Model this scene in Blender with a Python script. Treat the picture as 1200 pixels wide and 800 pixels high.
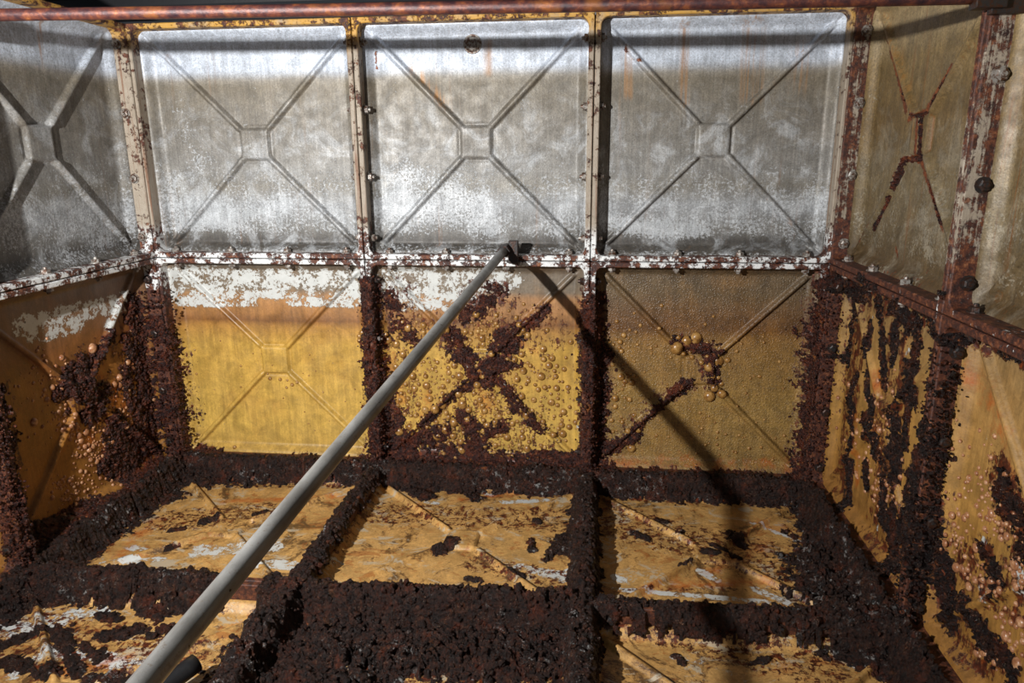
import bpy, bmesh, math, random
import numpy as np
from mathutils import Matrix, Vector

for o in list(bpy.data.objects):
    bpy.data.objects.remove(o, do_unlink=True)
scene = bpy.context.scene
COL = scene.collection
random.seed(7)
RNG = np.random.default_rng(11)

# ------------------------------------------------------------------ camera, world, light, exposure
FPX, PITCH, YAW, ROLL = 834.2, 0.2521, 0.1116, -0.0066
CAM = np.array([0.6135, -3.8583, 1.8491])
_cp, _sp, _cy, _sy = math.cos(PITCH), math.sin(PITCH), math.cos(YAW), math.sin(YAW)
FW = np.array([-_sy * _cp, _cy * _cp, -_sp])
_ri = np.array([_cy, _sy, 0.0])
_up = np.cross(_ri, FW)
RI = math.cos(ROLL) * _ri + math.sin(ROLL) * _up
UP = -math.sin(ROLL) * _ri + math.cos(ROLL) * _up
cd = bpy.data.cameras.new('camera')
cd.sensor_width = 36.0
cd.lens = FPX * 36.0 / 1200.0
cd.clip_start = 0.02
cam = bpy.data.objects.new('camera', cd)
COL.objects.link(cam)
cam.matrix_world = Matrix(((RI[0], UP[0], -FW[0], CAM[0]), (RI[1], UP[1], -FW[1], CAM[1]),
                           (RI[2], UP[2], -FW[2], CAM[2]), (0, 0, 0, 1)))
scene.camera = cam

world = bpy.data.worlds.new('world')
scene.world = world
world.use_nodes = True
world.node_tree.nodes['Background'].inputs[0].default_value = (0.80, 0.90, 1.0, 1)
world.node_tree.nodes['Background'].inputs[1].default_value = 0.25

ld = bpy.data.lights.new('work_lamp', 'SPOT')
ld.energy = 850
ld.spot_size = math.radians(142)
ld.spot_blend = 1.0
ld.color = (1.0, 0.985, 0.96)
ld.shadow_soft_size = 0.028
lamp = bpy.data.objects.new('work_lamp', ld)
lamp.location = (-1.20, -3.55, 2.20)
lamp.rotation_euler = (Vector((0.0, 0.0, 1.75)) - lamp.location).to_track_quat('-Z', 'Y').to_euler()
COL.objects.link(lamp)

vs = scene.view_settings
vs.view_transform = 'Standard'
vs.look = 'None'
vs.exposure = 0.0
vs.gamma = 1.0
vs.use_curve_mapping = False

# ------------------------------------------------------------------ dimensions
P = 1.22          # panel side
G = 0.10          # corner gap between wall planes and first panel edge
FD = 0.115        # flange depth
FT = 0.030        # flange thickness
XW = 1.83 + G     # side wall plane
X = np.array([1.0, 0, 0]); Y = np.array([0, 1.0, 0]); Z = np.array([0, 0, 1.0])
WALLS = {
    'back':  dict(O=np.zeros(3), U=X, V=Z, N=-Y, u0=-1.83, v0=G),
    'left':  dict(O=np.array([-XW, 0, 0]), U=Y, V=Z, N=X, u0=-G - 3 * P, v0=G),
    'right': dict(O=np.array([XW, 0, 0]), U=-Y, V=Z, N=-X, u0=G, v0=G),
    'floor': dict(O=np.zeros(3), U=X, V=Y, N=Z, u0=-1.83, v0=-G - 3 * P),
}


def px(x, y, w, n=0.0):
    """photo pixel -> (u, v) on a wall plane, and metres per pixel there"""
    W = WALLS[w]
    d = (x - 600) / FPX * RI - (y - 400) / FPX * UP + FW
    O = W['O'] + n * W['N']
    t = ((O - CAM) @ W['N']) / (d @ W['N'])
    p = CAM + t * d
    q = p - W['O']
    return q @ W['U'], q @ W['V'], t / FPX


# ------------------------------------------------------------------ numpy noise
def _hash(ix, iy, s):
    h = (ix.astype(np.int64) * 374761393 + iy.astype(np.int64) * 668265263 + s * 974634777) & 0xffffffff
    h = ((h ^ (h >> 13)) * 1274126177) & 0xffffffff
    h = ((h ^ (h >> 16)) * 2246822519) & 0xffffffff
    return ((h ^ (h >> 15)) & 0xffffff) / float(0xffffff)


def vnoise(x, y, s=0):
    ix, iy = np.floor(x), np.floor(y)
    fx, fy = x - ix, y - iy
    fx = fx * fx * fx * (fx * (fx * 6 - 15) + 10); fy = fy * fy * fy * (fy * (fy * 6 - 15) + 10)
    a, b = _hash(ix, iy, s), _hash(ix + 1, iy, s)
    c, d = _hash(ix, iy + 1, s), _hash(ix + 1, iy + 1, s)
    return (a * (1 - fx) + b * fx) * (1 - fy) + (c * (1 - fx) + d * fx) * fy


def fbm(x, y, sc, oc=4, s=0):
    r = 0; a = .5; t = 0
    for i in range(oc):
        r = r + a * vnoise(x * sc + 17.3 * i, y * sc - 9.1 * i, s + i); t += a
        a *= .55; sc *= 2.1
    return r / t


def lump(x, y, cell, s=0):
    """packed domes, 0..1"""
    gx, gy = x / cell, y / cell
    ix, iy = np.floor(gx), np.floor(gy)
    best = np.full(np.shape(gx), 9.0)
    for dx in (-1, 0, 1):
        for dy in (-1, 0, 1):
            jx, jy = ix + dx, iy + dy
            r = .45 + .5 * _hash(jx, jy, s + 5)
            d = np.hypot(gx - jx - _hash(jx, jy, s + 1), gy - jy - _hash(jx, jy, s + 2)) / r
            best = np.minimum(best, d)
    return np.sqrt(np.clip(1 - best * best, 0, 1))


def sstep(x, a, b):
    t = np.clip((x - a) / (b - a), 0, 1)
    return t * t * (3 - 2 * t)


def capsules(w, lst, n=0.0):
    """pixel capsules (x1,y1,x2,y2,r[,strength]) -> wall-space capsules"""
    out = []
    for c in lst:
        a = px(c[0], c[1], w, n); b = px(c[2], c[3], w, n)
        out.append((a[0], a[1], b[0], b[1], c[4] * (a[2] + b[2]) / 2, c[5] if len(c) > 5 else 1.0))
    return out


def capmask(caps, u, v):
    m = np.full(np.shape(u), -9.0)
    for (x1, y1, x2, y2, r, s) in caps:
        dx, dy = x2 - x1, y2 - y1
        L = dx * dx + dy * dy + 1e-9
        t = np.clip(((u - x1) * dx + (v - y1) * dy) / L, 0, 1)
        d = np.hypot(u - x1 - t * dx, v - y1 - t * dy)
        m = np.maximum(m, np.where(d < r * 3, s * (1 - d / r), -9.0))
    return m


def capdepth(caps, u, v):
    m = np.full(np.shape(u), 0.0)
    for (x1, y1, x2, y2, r, s) in caps:
        dx, dy = x2 - x1, y2 - y1
        t = np.clip(((u - x1) * dx + (v - y1) * dy) / (dx * dx + dy * dy + 1e-9), 0, 1)
        m = np.maximum(m, r * s - np.hypot(u - x1 - t * dx, v - y1 - t * dy))
    return m


# ------------------------------------------------------------------ material helpers
def lin(c):
    return tuple(((x / 255) / 12.92 if x / 255 <= .04045 else ((x / 255 + .055) / 1.055) ** 2.4) for x in c) + (1.0,)


class NT:
    def __init__(self, name):
        self.m = bpy.data.materials.new(name)
        self.m.use_nodes = True
        self.t = self.m.node_tree
        self.b = self.t.nodes['Principled BSDF']
        g = self.t.nodes.new('ShaderNodeNewGeometry')
        self.pos = g.outputs['Position']
        s = self.t.nodes.new('ShaderNodeSeparateXYZ')
        self.t.links.new(self.pos, s.inputs[0])
        self.x, self.y, self.z = s.outputs

    def put(self, sock, v):
        if hasattr(v, 'is_output'):
            self.t.links.new(v, sock)
        else:
            sock.default_value = v

    def node(self, k, ins, out=0, **kw):
        n = self.t.nodes.new(k)
        for a, b in kw.items():
            setattr(n, a, b)
        for i, v in ins.items():
            self.put(n.inputs[i], v)
        return n.outputs[out]

    def math(self, op, a, b=0.0, clamp=False):
        return self.node('ShaderNodeMath', {0: a, 1: b}, operation=op, use_clamp=clamp)

    def noise(self, sc, det=4, rough=.6, vec=None, dist=0.0):
        return self.node('ShaderNodeTexNoise', {'Vector': vec or self.pos, 'Scale': sc, 'Detail': det,
                                                'Roughness': rough, 'Distortion': dist}, 0)

    def vor(self, sc, vec=None, feature='F1'):
        return self.node('ShaderNodeTexVoronoi', {'Vector': vec or self.pos, 'Scale': sc}, 0, feature=feature)

    def scaled(self, s):
        return self.node('ShaderNodeVectorMath', {0: self.pos, 1: s}, 0, operation='MULTIPLY')

    def step(self, x, a, b, lo=0.0, hi=1.0):
        return self.node('ShaderNodeMapRange', {'Value': x, 'From Min': a, 'From Max': b, 'To Min': lo, 'To Max': hi},
                         0, interpolation_type='SMOOTHSTEP')

    def mix(self, f, a, b, blend='MIX'):
        n = self.t.nodes.new('ShaderNodeMix')
        n.data_type = 'RGBA'; n.blend_type = blend
        self.put(n.inputs[0], f); self.put(n.inputs[6], a); self.put(n.inputs[7], b)
        return n.outputs[2]

    def ramp(self, f, stops):
        n = self.t.nodes.new('ShaderNodeValToRGB')
        e = n.color_ramp.elements
        while len(e) < len(stops):
            e.new(.5)
        for i, (p, c) in enumerate(stops):
            e[i].position = p; e[i].color = lin(c)
        self.put(n.inputs[0], f)
        return n.outputs[0]

    def var(self, col, fac, a, b, lo, hi):
        return self.node('ShaderNodeVectorMath', {0: col, 3: self.step(fac, a, b, lo, hi)}, 0, operation='SCALE')

    def attr(self, name):
        return self.node('ShaderNodeAttribute', {}, 2, attribute_name=name)

    def done(self, col, rough, bump=None, strength=.4, dist=.01, metal=0.0, spec=.5):
        self.put(self.b.inputs['Base Color'], col)
        self.put(self.b.inputs['Roughness'], rough)
        self.put(self.b.inputs['Metallic'], metal)
        self.put(self.b.inputs['Specular IOR Level'], spec)
        if bump is not None:
            n = self.node('ShaderNodeBump', {'Strength': strength, 'Distance': dist, 'Height': bump}, 0)
            self.t.links.new(n, self.b.inputs['Normal'])
        return self.m


def zramp(t, stops, wob=.03, lo=0.0, hi=2.6):
    """ramp over world height, wobbling a little like a water line"""
    w = t.noise(3.0, 4, .6)
    z = t.math('ADD', t.z, t.math('MULTIPLY', t.math('SUBTRACT', w, .5), wob * 2))
    return t.ramp(t.math('DIVIDE', t.math('SUBTRACT', z, lo), hi - lo), [((a - lo) / (hi - lo), c) for a, c in stops])


def upper_mat(name, stops, streak, speck=1.0, yellow=0.0):
    t = NT(name)
    base = zramp(t, stops, .02)
    # cloudy zinc bloom
    cl = t.noise(5.5, 7, .72, dist=.8)
    base = t.mix(t.math('MULTIPLY', t.math('MULTIPLY', t.step(cl, .46, .66), t.step(t.z, 2.3, 1.9)), .55), base, lin((186, 190, 194)))
    base = t.mix(t.math('MULTIPLY', t.step(t.noise(9, 5, .7), .52, .75), .45), base, lin((104, 100, 94)))
    # salt speckle, denser low on the panel and where paint survives
    wh = t.attr('white')
    zb = t.step(t.z, 2.0, 1.55)
    zc = t.step(t.z, 1.40, 1.48)
    amt = t.math('ADD', t.math('MULTIPLY', t.math('MULTIPLY', zb, zc), .115 * speck), t.math('MULTIPLY', wh, .15))
    sp = t.math('ADD', t.math('MULTIPLY', t.noise(70, 4, .75), .62), t.math('MULTIPLY', t.noise(6, 4, .6), .38))
    spk = t.step(t.math('ADD', sp, amt), .60, .66)
    base = t.mix(t.math('MULTIPLY', spk, .75), base, lin((184, 188, 192)))
    # brown patina grain
    gr = t.step(t.noise(150, 2, .6), .54, .64)
    base = t.mix(t.math('MULTIPLY', gr, .38), base, lin((92, 80, 64)))
    base = t.var(base, t.noise(11, 8, .78, dist=.4), .34, .66, .76, 1.2)
    base = t.var(base, t.noise(110, 3, .7), .35, .65, .86, 1.13)
    # vertical drips
    dv = t.noise(1.0, 6, .7, vec=t.scaled((26, 26, 1.1)))
    dv2 = t.noise(1.0, 5, .75, vec=t.scaled((60, 60, 1.6)))
    base = t.var(base, dv2, .38, .62, .86, 1.1)
    dr = t.math('MULTIPLY', t.step(dv, .56, .74), streak)
    dr = t.math('MULTIPLY', dr, t.step(t.noise(1.6, 2, .5), .35, .62))
    base = t.mix(dr, base, lin((150, 98, 42)))
    if yellow:
        base = t.mix(yellow, base, lin((176, 150, 96)), 'MULTIPLY')
    # orange stain and rust attributes
    st = t.attr('stain')
    base = t.mix(t.math('MULTIPLY', t.step(t.math('MULTIPLY', st, t.step(t.math('ADD', t.math('MULTIPLY', dv, .5), t.math('MULTIPLY', dv2, .5)), .40, .60)), .05, .75), .75),
                 base, lin((150, 104, 50)))
    ru = t.attr('rust')
    rn = t.math('ADD', ru, t.math('MULTIPLY', t.math('SUBTRACT', t.noise(34, 7, .78), .5), 2.6))
    rm = t.step(rn, .48, .62)
    base = t.mix(rm, base, t.ramp(t.noise(50, 4, .7), [(.3, (50, 24, 16)), (.55, (108, 54, 24)), (.75, (160, 92, 40))]))
    pk = t.step(t.vor(38), .10, .05)
    base = t.mix(t.math('MULTIPLY', pk, t.step(t.noise(4, 2), .55, .7)), base, lin((60, 40, 28)))
    rough = t.step(t.noise(12, 3), .3, .7, .42, .62)
    bump = t.math('ADD', t.math('MULTIPLY', spk, .5), t.math('ADD', t.math('MULTIPLY', rm, 1.2), t.noise(90, 4, .7)))
    return t.done(base, rough, bump, .35, .004, metal=.12)


def lower_mat(name, stops, grain=.2, bubbles=0.0, drip=.25, rustk=1.0, mott=(.74, 1.18), blot=0.0, vrust=0.0):
    t = NT(name)
    base = zramp(t, stops, .018)
    base = t.mix(t.math('MULTIPLY', t.step(t.noise(4, 5, .65, dist=.5), .45, .75), .35), base, lin((150, 104, 44)))
    dv = t.noise(1.0, 5, .7, vec=t.scaled((18, 18, .9)))
    base = t.mix(t.math('MULTIPLY', t.step(dv, .5, .75), drip), base, lin((112, 70, 26)))
    base = t.mix(t.math('MULTIPLY', t.step(t.noise(130, 3, .65), .52, .66), grain), base, lin((84, 54, 24)))
    base = t.var(base, t.noise(9, 8, .75, dist=.5), .34, .66, *mott)
    base = t.var(base, t.noise(1.0, 6, .75, vec=t.scaled((34, 34, 2.2))), .36, .64, .85, 1.12)
    base = t.var(base, t.noise(85, 4, .7), .35, .65, 1 - grain * .4, 1 + grain * .3)
    pk = t.step(t.vor(30), .09, .05)
    base = t.mix(t.math('MULTIPLY', pk, t.step(t.noise(5, 2), .5, .62)), base, lin((70, 44, 22)))
    if blot:
        b1 = t.math('ADD', t.math('MULTIPLY', t.noise(3.6, 8, .78, dist=1.2), .75), t.math('MULTIPLY', t.noise(40, 5, .75), .25))
        base = t.mix(t.math('MULTIPLY', t.step(b1, .52, .575), blot), base, lin((78, 46, 22)))
        base = t.mix(t.math('MULTIPLY', t.step(b1, .565, .59), blot), base, lin((34, 18, 13)))
        b2 = t.noise(5.2, 8, .78, dist=1.0, vec=t.scaled((1, 1.7, 1)))
        base = t.mix(t.math('MULTIPLY', t.step(b2, .555, .59), .75), base, lin((176, 166, 146)))
        base = t.mix(t.math('MULTIPLY', t.step(b2, .44, .40), .55), base, lin((142, 74, 24)))
    # flaking white coat
    wh = t.attr('white')
    wn = t.math('ADD', wh, t.math('MULTIPLY', t.math('SUBTRACT', t.math('ADD', t.math('MULTIPLY', t.noise(13, 8, .75), .7), t.math('MULTIPLY', t.noise(60, 4, .7), .3)), .5), 3.4))
    wm = t.step(wn, .50, .56)
    base = t.mix(wm, base, t.mix(t.noise(20, 4), lin((172, 174, 170)), lin((206, 208, 206))))
    edge = t.math('MULTIPLY', t.step(wn, .36, .48), t.math('SUBTRACT', 1.0, wm))
    base = t.mix(t.math('MULTIPLY', edge, .5), base, lin((120, 104, 84)))
    dk = t.math('MULTIPLY', wm, t.step(t.vor(24), .16, .10))
    base = t.mix(t.math('MULTIPLY', dk, t.step(t.noise(7, 2), .48, .6)), base, lin((58, 50, 46)))
    st = t.attr('stain')
    base = t.mix(t.math('MULTIPLY', t.step(t.math('ADD', st, t.math('MULTIPLY', t.math('SUBTRACT', t.noise(12, 6, .75), .5), 2.0)), .35, .95), .7),
                 base, lin((168, 78, 16)))
    ru = t.math('MULTIPLY', t.attr('rust'), rustk)
    rf = t.math('ADD', t.math('MULTIPLY', t.noise(24, 8, .78), .65), t.math('MULTIPLY', t.noise(1.0, 6, .75, vec=t.scaled((46, 46, 9 - 6 * vrust))), .35))
    rn = t.math('ADD', ru, t.math('MULTIPLY', t.math('SUBTRACT', rf, .5), 3.0))
    rm = t.step(rn, .50, .62)
    base = t.mix(rm, base, t.ramp(t.noise(45, 5, .7), [(.3, (34, 16, 13)), (.5, (70, 32, 20)), (.66, (122, 56, 22)), (.8, (170, 100, 50))]))
    bump = t.math('ADD', t.math('ADD', t.math('MULTIPLY', wm, .6), t.math('MULTIPLY', rm, 1.5)), t.math('MULTIPLY', t.noise(60, 5, .7), .8))
    if bubbles:
        bump = t.math('ADD', bump, t.math('MULTIPLY', t.step(t.vor(95), .5, .1), bubbles))
    rough = t.step(t.noise(8, 3), .3, .7, .34, .52)
    return t.done(base, rough, bump, .22 if blot else .45, .004)


def flange_mat(name, kind, heavy=0.0):
    """chipped white coat over rust; kind 0 = by height on walls, 1 = floor"""
    t = NT(name)
    grey = t.mix(t.noise(8, 5, .7), lin((124, 108, 88)), lin((176, 166, 152)))
    dvs = t.noise(1.0, 6, .72, vec=t.scaled((44, 44, 1.5)))
    grey = t.mix(t.math('MULTIPLY', t.step(dvs, .50, .66), .75), grey, lin((112, 66, 32)))
    rust = t.ramp(t.noise(38, 7, .78), [(.34, (26, 12, 11)), (.46, (58, 28, 20)), (.56, (94, 50, 30)), (.66, (140, 88, 54)), (.76, (186, 160, 136))])
    n = t.math('ADD', t.math('MULTIPLY', t.noise(30, 6, .75), .6), t.math('MULTIPLY', t.noise(7, 5, .7), .4))
    if kind == 0:
        thr = t.ramp(t.math('DIVIDE', t.z, 2.6), [(0, (30, 30, 30)), (.36, (80, 80, 80)), (.43, (118, 118, 118)), (.50, (146, 146, 146)),
                                                  (.55, (146, 146, 146)), (.60, (172, 172, 172)), (.90, (168, 168, 168)), (.98, (152, 152, 152))])
    else:
        thr = t.math('ADD', .30, 0.0)
    if kind == 0:
        sep = t.node('ShaderNodeSeparateColor', {0: thr}, 0)
        # linear ramp values: re-centre to a threshold around .5
        lim = t.math('ADD', t.math('MULTIPLY', sep, .55), .335 - heavy)
        if heavy: n = t.math('ADD', t.math('MULTIPLY', n, .6), t.math('MULTIPLY', dvs, .4))
    else:
        lim = .36
    m = t.step(t.math('SUBTRACT', n, lim), -.02, .025)
    if kind == 0:
        white = t.mix(t.step(t.z, 1.52, 1.42), grey, lin((222, 224, 224)))
        low = t.step(t.z, 1.12, .98)
        white = t.mix(low, white, lin((150, 98, 60)))
        # ochre run-off under the roof edge
        top = t.step(t.z, 2.26, 2.50)
        yn = t.step(t.math('ADD', t.noise(5, 5, .7), t.math('MULTIPLY', top, .42)), .66, .98)
        white = t.mix(t.math('MULTIPLY', yn, top), white, lin((190, 144, 62)))
    else:
        white = lin((92, 58, 32))
    col = t.mix(m, white, rust)
    bump = t.math('ADD', t.math('MULTIPLY', m, -1.0), t.math('MULTIPLY', t.noise(70, 5, .75), 1.2))
    return t.done(col, t.step(m, 0, 1, .5, .62), bump, .6, .005)


def crust_mat(name, stops, rough=(.22, .6), sc=34, bdist=.012, white=.0, bstr=.9, red=.5, tan=.6):
    t = NT(name)
    n1 = t.math('ADD', t.math('MULTIPLY', t.noise(sc, 6, .75), .6), t.math('MULTIPLY', t.noise(130, 4, .75), .4))
    col = t.ramp(n1, stops)
    col = t.mix(t.math('MULTIPLY', t.step(t.noise(9, 6, .7), .52, .66), red), col, lin((104, 44, 18)))
    col = t.mix(t.math('MULTIPLY', t.step(t.noise(13, 7, .75, dist=.5), .60, .66), tan), col, lin((158, 98, 48)))
    col = t.var(col, t.noise(80, 5, .8), .34, .66, .5, 1.5)
    if white:
        w = t.math('MULTIPLY', t.step(t.noise(26, 8, .8), .57, .61), t.step(t.noise(3.4, 3, .5), .50, .60))
        col = t.mix(t.math('MULTIPLY', w, white), col, lin((168, 168, 166)))
    sp = t.step(t.vor(120), .16, .08)
    col = t.mix(t.math('MULTIPLY', t.math('MULTIPLY', sp, .8), t.step(t.noise(15, 3), .5, .6)), col, lin((190, 160, 134)))
    bump = t.math('ADD', t.noise(75, 8, .82), t.math('MULTIPLY', t.vor(60), .5))
    r = t.step(t.noise(45, 4, .7), .4, .6, rough[0], rough[1])
    return t.done(col, r, bump, bstr, bdist, spec=.35)


UPSTOPS = [(1.32, (80, 76, 70)), (1.41, (70, 67, 64)), (1.48, (112, 110, 106)), (1.60, (142, 144, 146)), (1.70, (124, 120, 112)), (1.78, (128, 126, 122)),
           (2.00, (116, 111, 103)), (2.23, (112, 104, 90)), (2.26, (132, 126, 116)), (2.31, (186, 194, 206)), (2.54, (190, 198, 210))]
M = {}
M['up'] = upper_mat('zinc_panel', UPSTOPS, .30)
M['up_right'] = upper_mat('zinc_panel_stained', [(1.32, (104, 84, 56)), (1.5, (130, 120, 100)), (1.72, (150, 142, 122)), (2.0, (140, 124, 94)),
                                                 (2.25, (158, 144, 112)), (2.36, (196, 188, 168)), (2.54, (198, 186, 158))], .95, .7, .75)
LOW = [(.05, (178, 140, 70)), (.30, (192, 156, 76)), (.80, (184, 146, 68)), (.91, (164, 120, 58)), (.945, (120, 80, 44)), (.99, (150, 106, 62)),
       (1.09, (166, 122, 78)), (1.13, (116, 104, 88)), (1.32, (104, 94, 82))]
M['low'] = lower_mat('ochre_panel', LOW, .18)
M['low_brown'] = lower_mat('ochre_panel_pitted', [(.05, (132, 104, 60)), (.5, (146, 116, 64)), (.88, (130, 98, 54)), (.94, (96, 66, 38)), (1.02, (106, 78, 50)),
                                                  (1.14, (104, 86, 62)), (1.32, (92, 80, 64))], .55, 1.2)
M['low_left'] = lower_mat('amber_panel', [(.05, (146, 100, 46)), (.6, (150, 100, 42)), (.95, (128, 80, 42)), (1.08, (118, 84, 60)), (1.32, (104, 86, 68))], .15, 0, .35)
M['low_right'] = lower_mat('amber_panel_streaked', [(.05, (142, 98, 48)), (.6, (166, 124, 62)), (1.0, (160, 124, 72)), (1.32, (138, 114, 78))], .18, 0, .5, vrust=1.0)
M['floor'] = lower_mat('floor_panel', [(0, (190, 148, 88)), (.05, (186, 142, 82)), (.2, (180, 138, 80)), (2.5, (180, 138, 80))], .22, 0, 0, 1.0, (.72, 1.15), .6)
M['flange'] = flange_mat('flange_chipped_coat', 0)
M['flange_right'] = flange_mat('flange_chipped_coat_rusted', 0, .085)
M['flange_floor'] = flange_mat('flange_floor_rust', 1)
CR = [(.36, (14, 7, 8)), (.46, (36, 17, 16)), (.53, (66, 31, 22)), (.60, (108, 58, 36)), (.68, (168, 124, 96))]
M['crust'] = crust_mat('rust_crust', CR)
M['crust_black'] = crust_mat('rust_crust_black', [(.38, (9, 5, 6)), (.49, (22, 12, 11)), (.56, (50, 26, 18)), (.62, (120, 68, 34)), (.69, (196, 182, 168))], (.2, .5), red=.3, tan=.5)
M['sludge'] = crust_mat('rust_sludge', [(.36, (10, 5, 4)), (.47, (26, 12, 8)), (.56, (48, 24, 14)), (.66, (76, 44, 26)), (.74, (120, 86, 60))], (.32, .66), 30, .012, .6, .9, .30, .10)


def bolt_mat(name, c1, c2):
    t = NT(name)
    col = t.mix(t.step(t.noise(60, 5, .7), .42, .6), lin(c1), lin(c2))
    return t.done(col, .45, t.noise(120, 4), .4, .003, metal=.35)


M['bolt'] = bolt_mat('bolt_steel', (150, 146, 140), (84, 56, 40))
M['bolt_dark'] = bolt_mat('bolt_black', (44, 42, 42), (60, 36, 24))
t = NT('rust_blister')
_c = t.ramp(t.noise(40, 4, .7), [(.3, (112, 66, 42)), (.5, (160, 110, 76)), (.7, (200, 160, 124))])
M['blister'] = t.done(_c, .3, t.noise(90, 4), .3, .003)
t = NT('rust_blister_amber')
_c = t.ramp(t.noise(40, 4, .7), [(.3, (92, 56, 28)), (.5, (144, 104, 52)), (.7, (182, 144, 88))])
M['blister_amber'] = t.done(_c, .28, t.noise(90, 4), .3, .003)
t = NT('backing_black')
M['backing'] = t.done(t.mix(t.noise(20), lin((26, 18, 15)), lin((46, 30, 22))), .8)
t = NT('galvanised_pole')
_n = t.noise(14, 5, .6, vec=t.scaled((1, .35, 1)))
_c = t.mix(t.step(_n, .35, .7), lin((116, 114, 110)), lin((156, 155, 152)))
_c = t.mix(t.math('MULTIPLY', t.step(t.noise(60, 6, .75), .56, .7), .6), _c, lin((112, 96, 80)))
_c = t.mix(t.step(t.noise(45, 3, .5), .72, .76), _c, lin((56, 44, 38)))
M['pole'] = t.done(_c, t.step(t.noise(30, 4), .3, .7, .30, .42), t.noise(120, 4), .12, .002, metal=.5)
t = NT('rusted_pipe')
_n = t.noise(24, 7, .75)
_c = t.ramp(_n, [(.32, (38, 26, 34)), (.45, (66, 38, 38)), (.56, (98, 54, 42)), (.68, (140, 84, 44)), (.8, (186, 170, 164))])
_c = t.mix(t.math('MULTIPLY', t.step(t.noise(5, 4, .7), .56, .68), .5), _c, lin((150, 92, 40)))
M['pipe'] = t.done(_c, .38, t.noise(80, 6, .8), .5, .004, metal=.2)
t = NT('black_rubber')
M['rubber'] = t.done(t.mix(t.noise(40), lin((16, 16, 18)), lin((34, 34, 36))), .4, t.noise(100), .2, .002)
t = NT('roof_black')
M['roof'] = t.done(t.mix(t.noise(6), lin((14, 14, 17)), lin((24, 24, 28))), .5, t.noise(40), .2, .003)


# ------------------------------------------------------------------ object helpers
def link(name, me, parent=None, mat=None, mw=None):
    o = bpy.data.objects.new(name, me)
    COL.objects.link(o)
    if parent:
        o.parent = parent
    if mw is not None:
        o.matrix_local = mw
    if mat is not None and me is not None and not me.materials:
        me.materials.append(mat)
    return o


def mesh_np(name, V, F, smooth=True, attrs=None):
    """V (n,3), F list/array of quads or tris"""
    me = bpy.data.meshes.new(name)
    V = np.asarray(V, dtype=np.float32); F = np.asarray(F, dtype=np.int32)
    k = F.shape[1]
    me.vertices.add(len(V)); me.vertices.foreach_set('co', V.ravel())
    me.loops.add(F.size); me.loops.foreach_set('vertex_index', F.ravel())
    me.polygons.add(len(F)); me.polygons.foreach_set('loop_start', np.arange(0, F.size, k, dtype=np.int32))
    me.polygons.foreach_set('use_smooth', np.full(len(F), smooth))
    me.update(calc_edges=True)
    for a, val in (attrs or {}).items():
        at = me.attributes.new(a, 'FLOAT', 'POINT')
        at.data.foreach_set('value', np.asarray(val, dtype=np.float32).ravel())
    return me


def bm_mesh(name, bm, smooth=False):
    me = bpy.data.meshes.new(name)
    bm.normal_update()
    bm.to_mesh(me); bm.free()
    if smooth:
        me.polygons.foreach_set('use_smooth', np.full(len(me.polygons), True))
    return me


def box_bm(bm, lo, hi, bev=0.0):
    r = bmesh.ops.create_cube(bm, size=1.0)
    vv = r['verts']
    for v in vv:
        v.co = Vector([(lo[i] + hi[i]) / 2 + v.co[i] * (hi[i] - lo[i]) for i in range(3)])
    if bev:
        ee = list({e for v in vv for e in v.link_edges})
        bmesh.ops.bevel(bm, geom=ee, offset=bev, segments=2, affect='EDGES', profile=.5)


def prism_bm(bm, n, r1, r2, z0, z1, loc=(0, 0), rot=0.0, bev=0.0):
    """n-gon frustum along z"""
    a = [bm.verts.new((loc[0] + r1 * math.cos(rot + 2 * math.pi * i / n), loc[1] + r1 * math.sin(rot + 2 * math.pi * i / n), z0)) for i in range(n)]
    b = [bm.verts.new((loc[0] + r2 * math.cos(rot + 2 * math.pi * i / n), loc[1] + r2 * math.sin(rot + 2 * math.pi * i / n), z1)) for i in range(n)]
    for i in range(n):
        bm.faces.new((a[i], a[(i + 1) % n], b[(i + 1) % n], b[i]))
    bm.faces.new(a[::-1]); bm.faces.new(b)


def tag(o, label=None, cat=None, group=None, kind=None):
    if label: o['label'] = label
    if cat: o['category'] = cat
    if group: o['group'] = group
    if kind: o['kind'] = kind
    return o


# ------------------------------------------------------------------ panel geometry
def face_h(u, v):
    """pressed face of one panel, local (u, v) in 0..P"""
    d = np.minimum(np.minimum(u, P - u), np.minimum(v, P - v))
    h = .042 * (1 - sstep(d, FT, .085))
    a, b = np.abs(u - P / 2), np.abs(v - P / 2)
    perp = np.abs(a - b) / math.sqrt(2)
    along = (a + b) / 2
    prof = 1 - sstep(perp, .005, .0215)
    rib = .024 * prof * sstep(along, .07, .085) * (1 - sstep(along, .51, .56))
    mx = np.maximum(a, b)
    sq = .017 * (1 - sstep(mx, .074, .084))
    groove = -.005 * np.exp(-((mx - .092) / .007) ** 2)
    return h + np.maximum(rib, sq) + np.where(rib < .003, groove, 0)


def wall_h(w, u, v, flange=True):
    W = WALLS[w]
    lu, lv = np.mod(u - W['u0'], P), np.mod(v - W['v0'], P)
    h = face_h(lu, lv)
    if flange:
        d = np.minimum(np.minimum(lu, P - lu), np.minimum(lv, P - lv))
        k = .055 if w == 'floor' else .012
        h = np.maximum(h, FD * (1 - sstep(d, FT + .002, FT + k)))
    if w == 'back':
        out = (v < G) | (np.abs(u) > 1.83)
    elif w == 'left':
        out = (v < G) | (u > -G)
    elif w == 'right':
        out = (v < G) | (u < G)
    else:
        out = (v > -G) | (np.abs(u) > 1.83)
    return np.where(out, .03, h)


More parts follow.
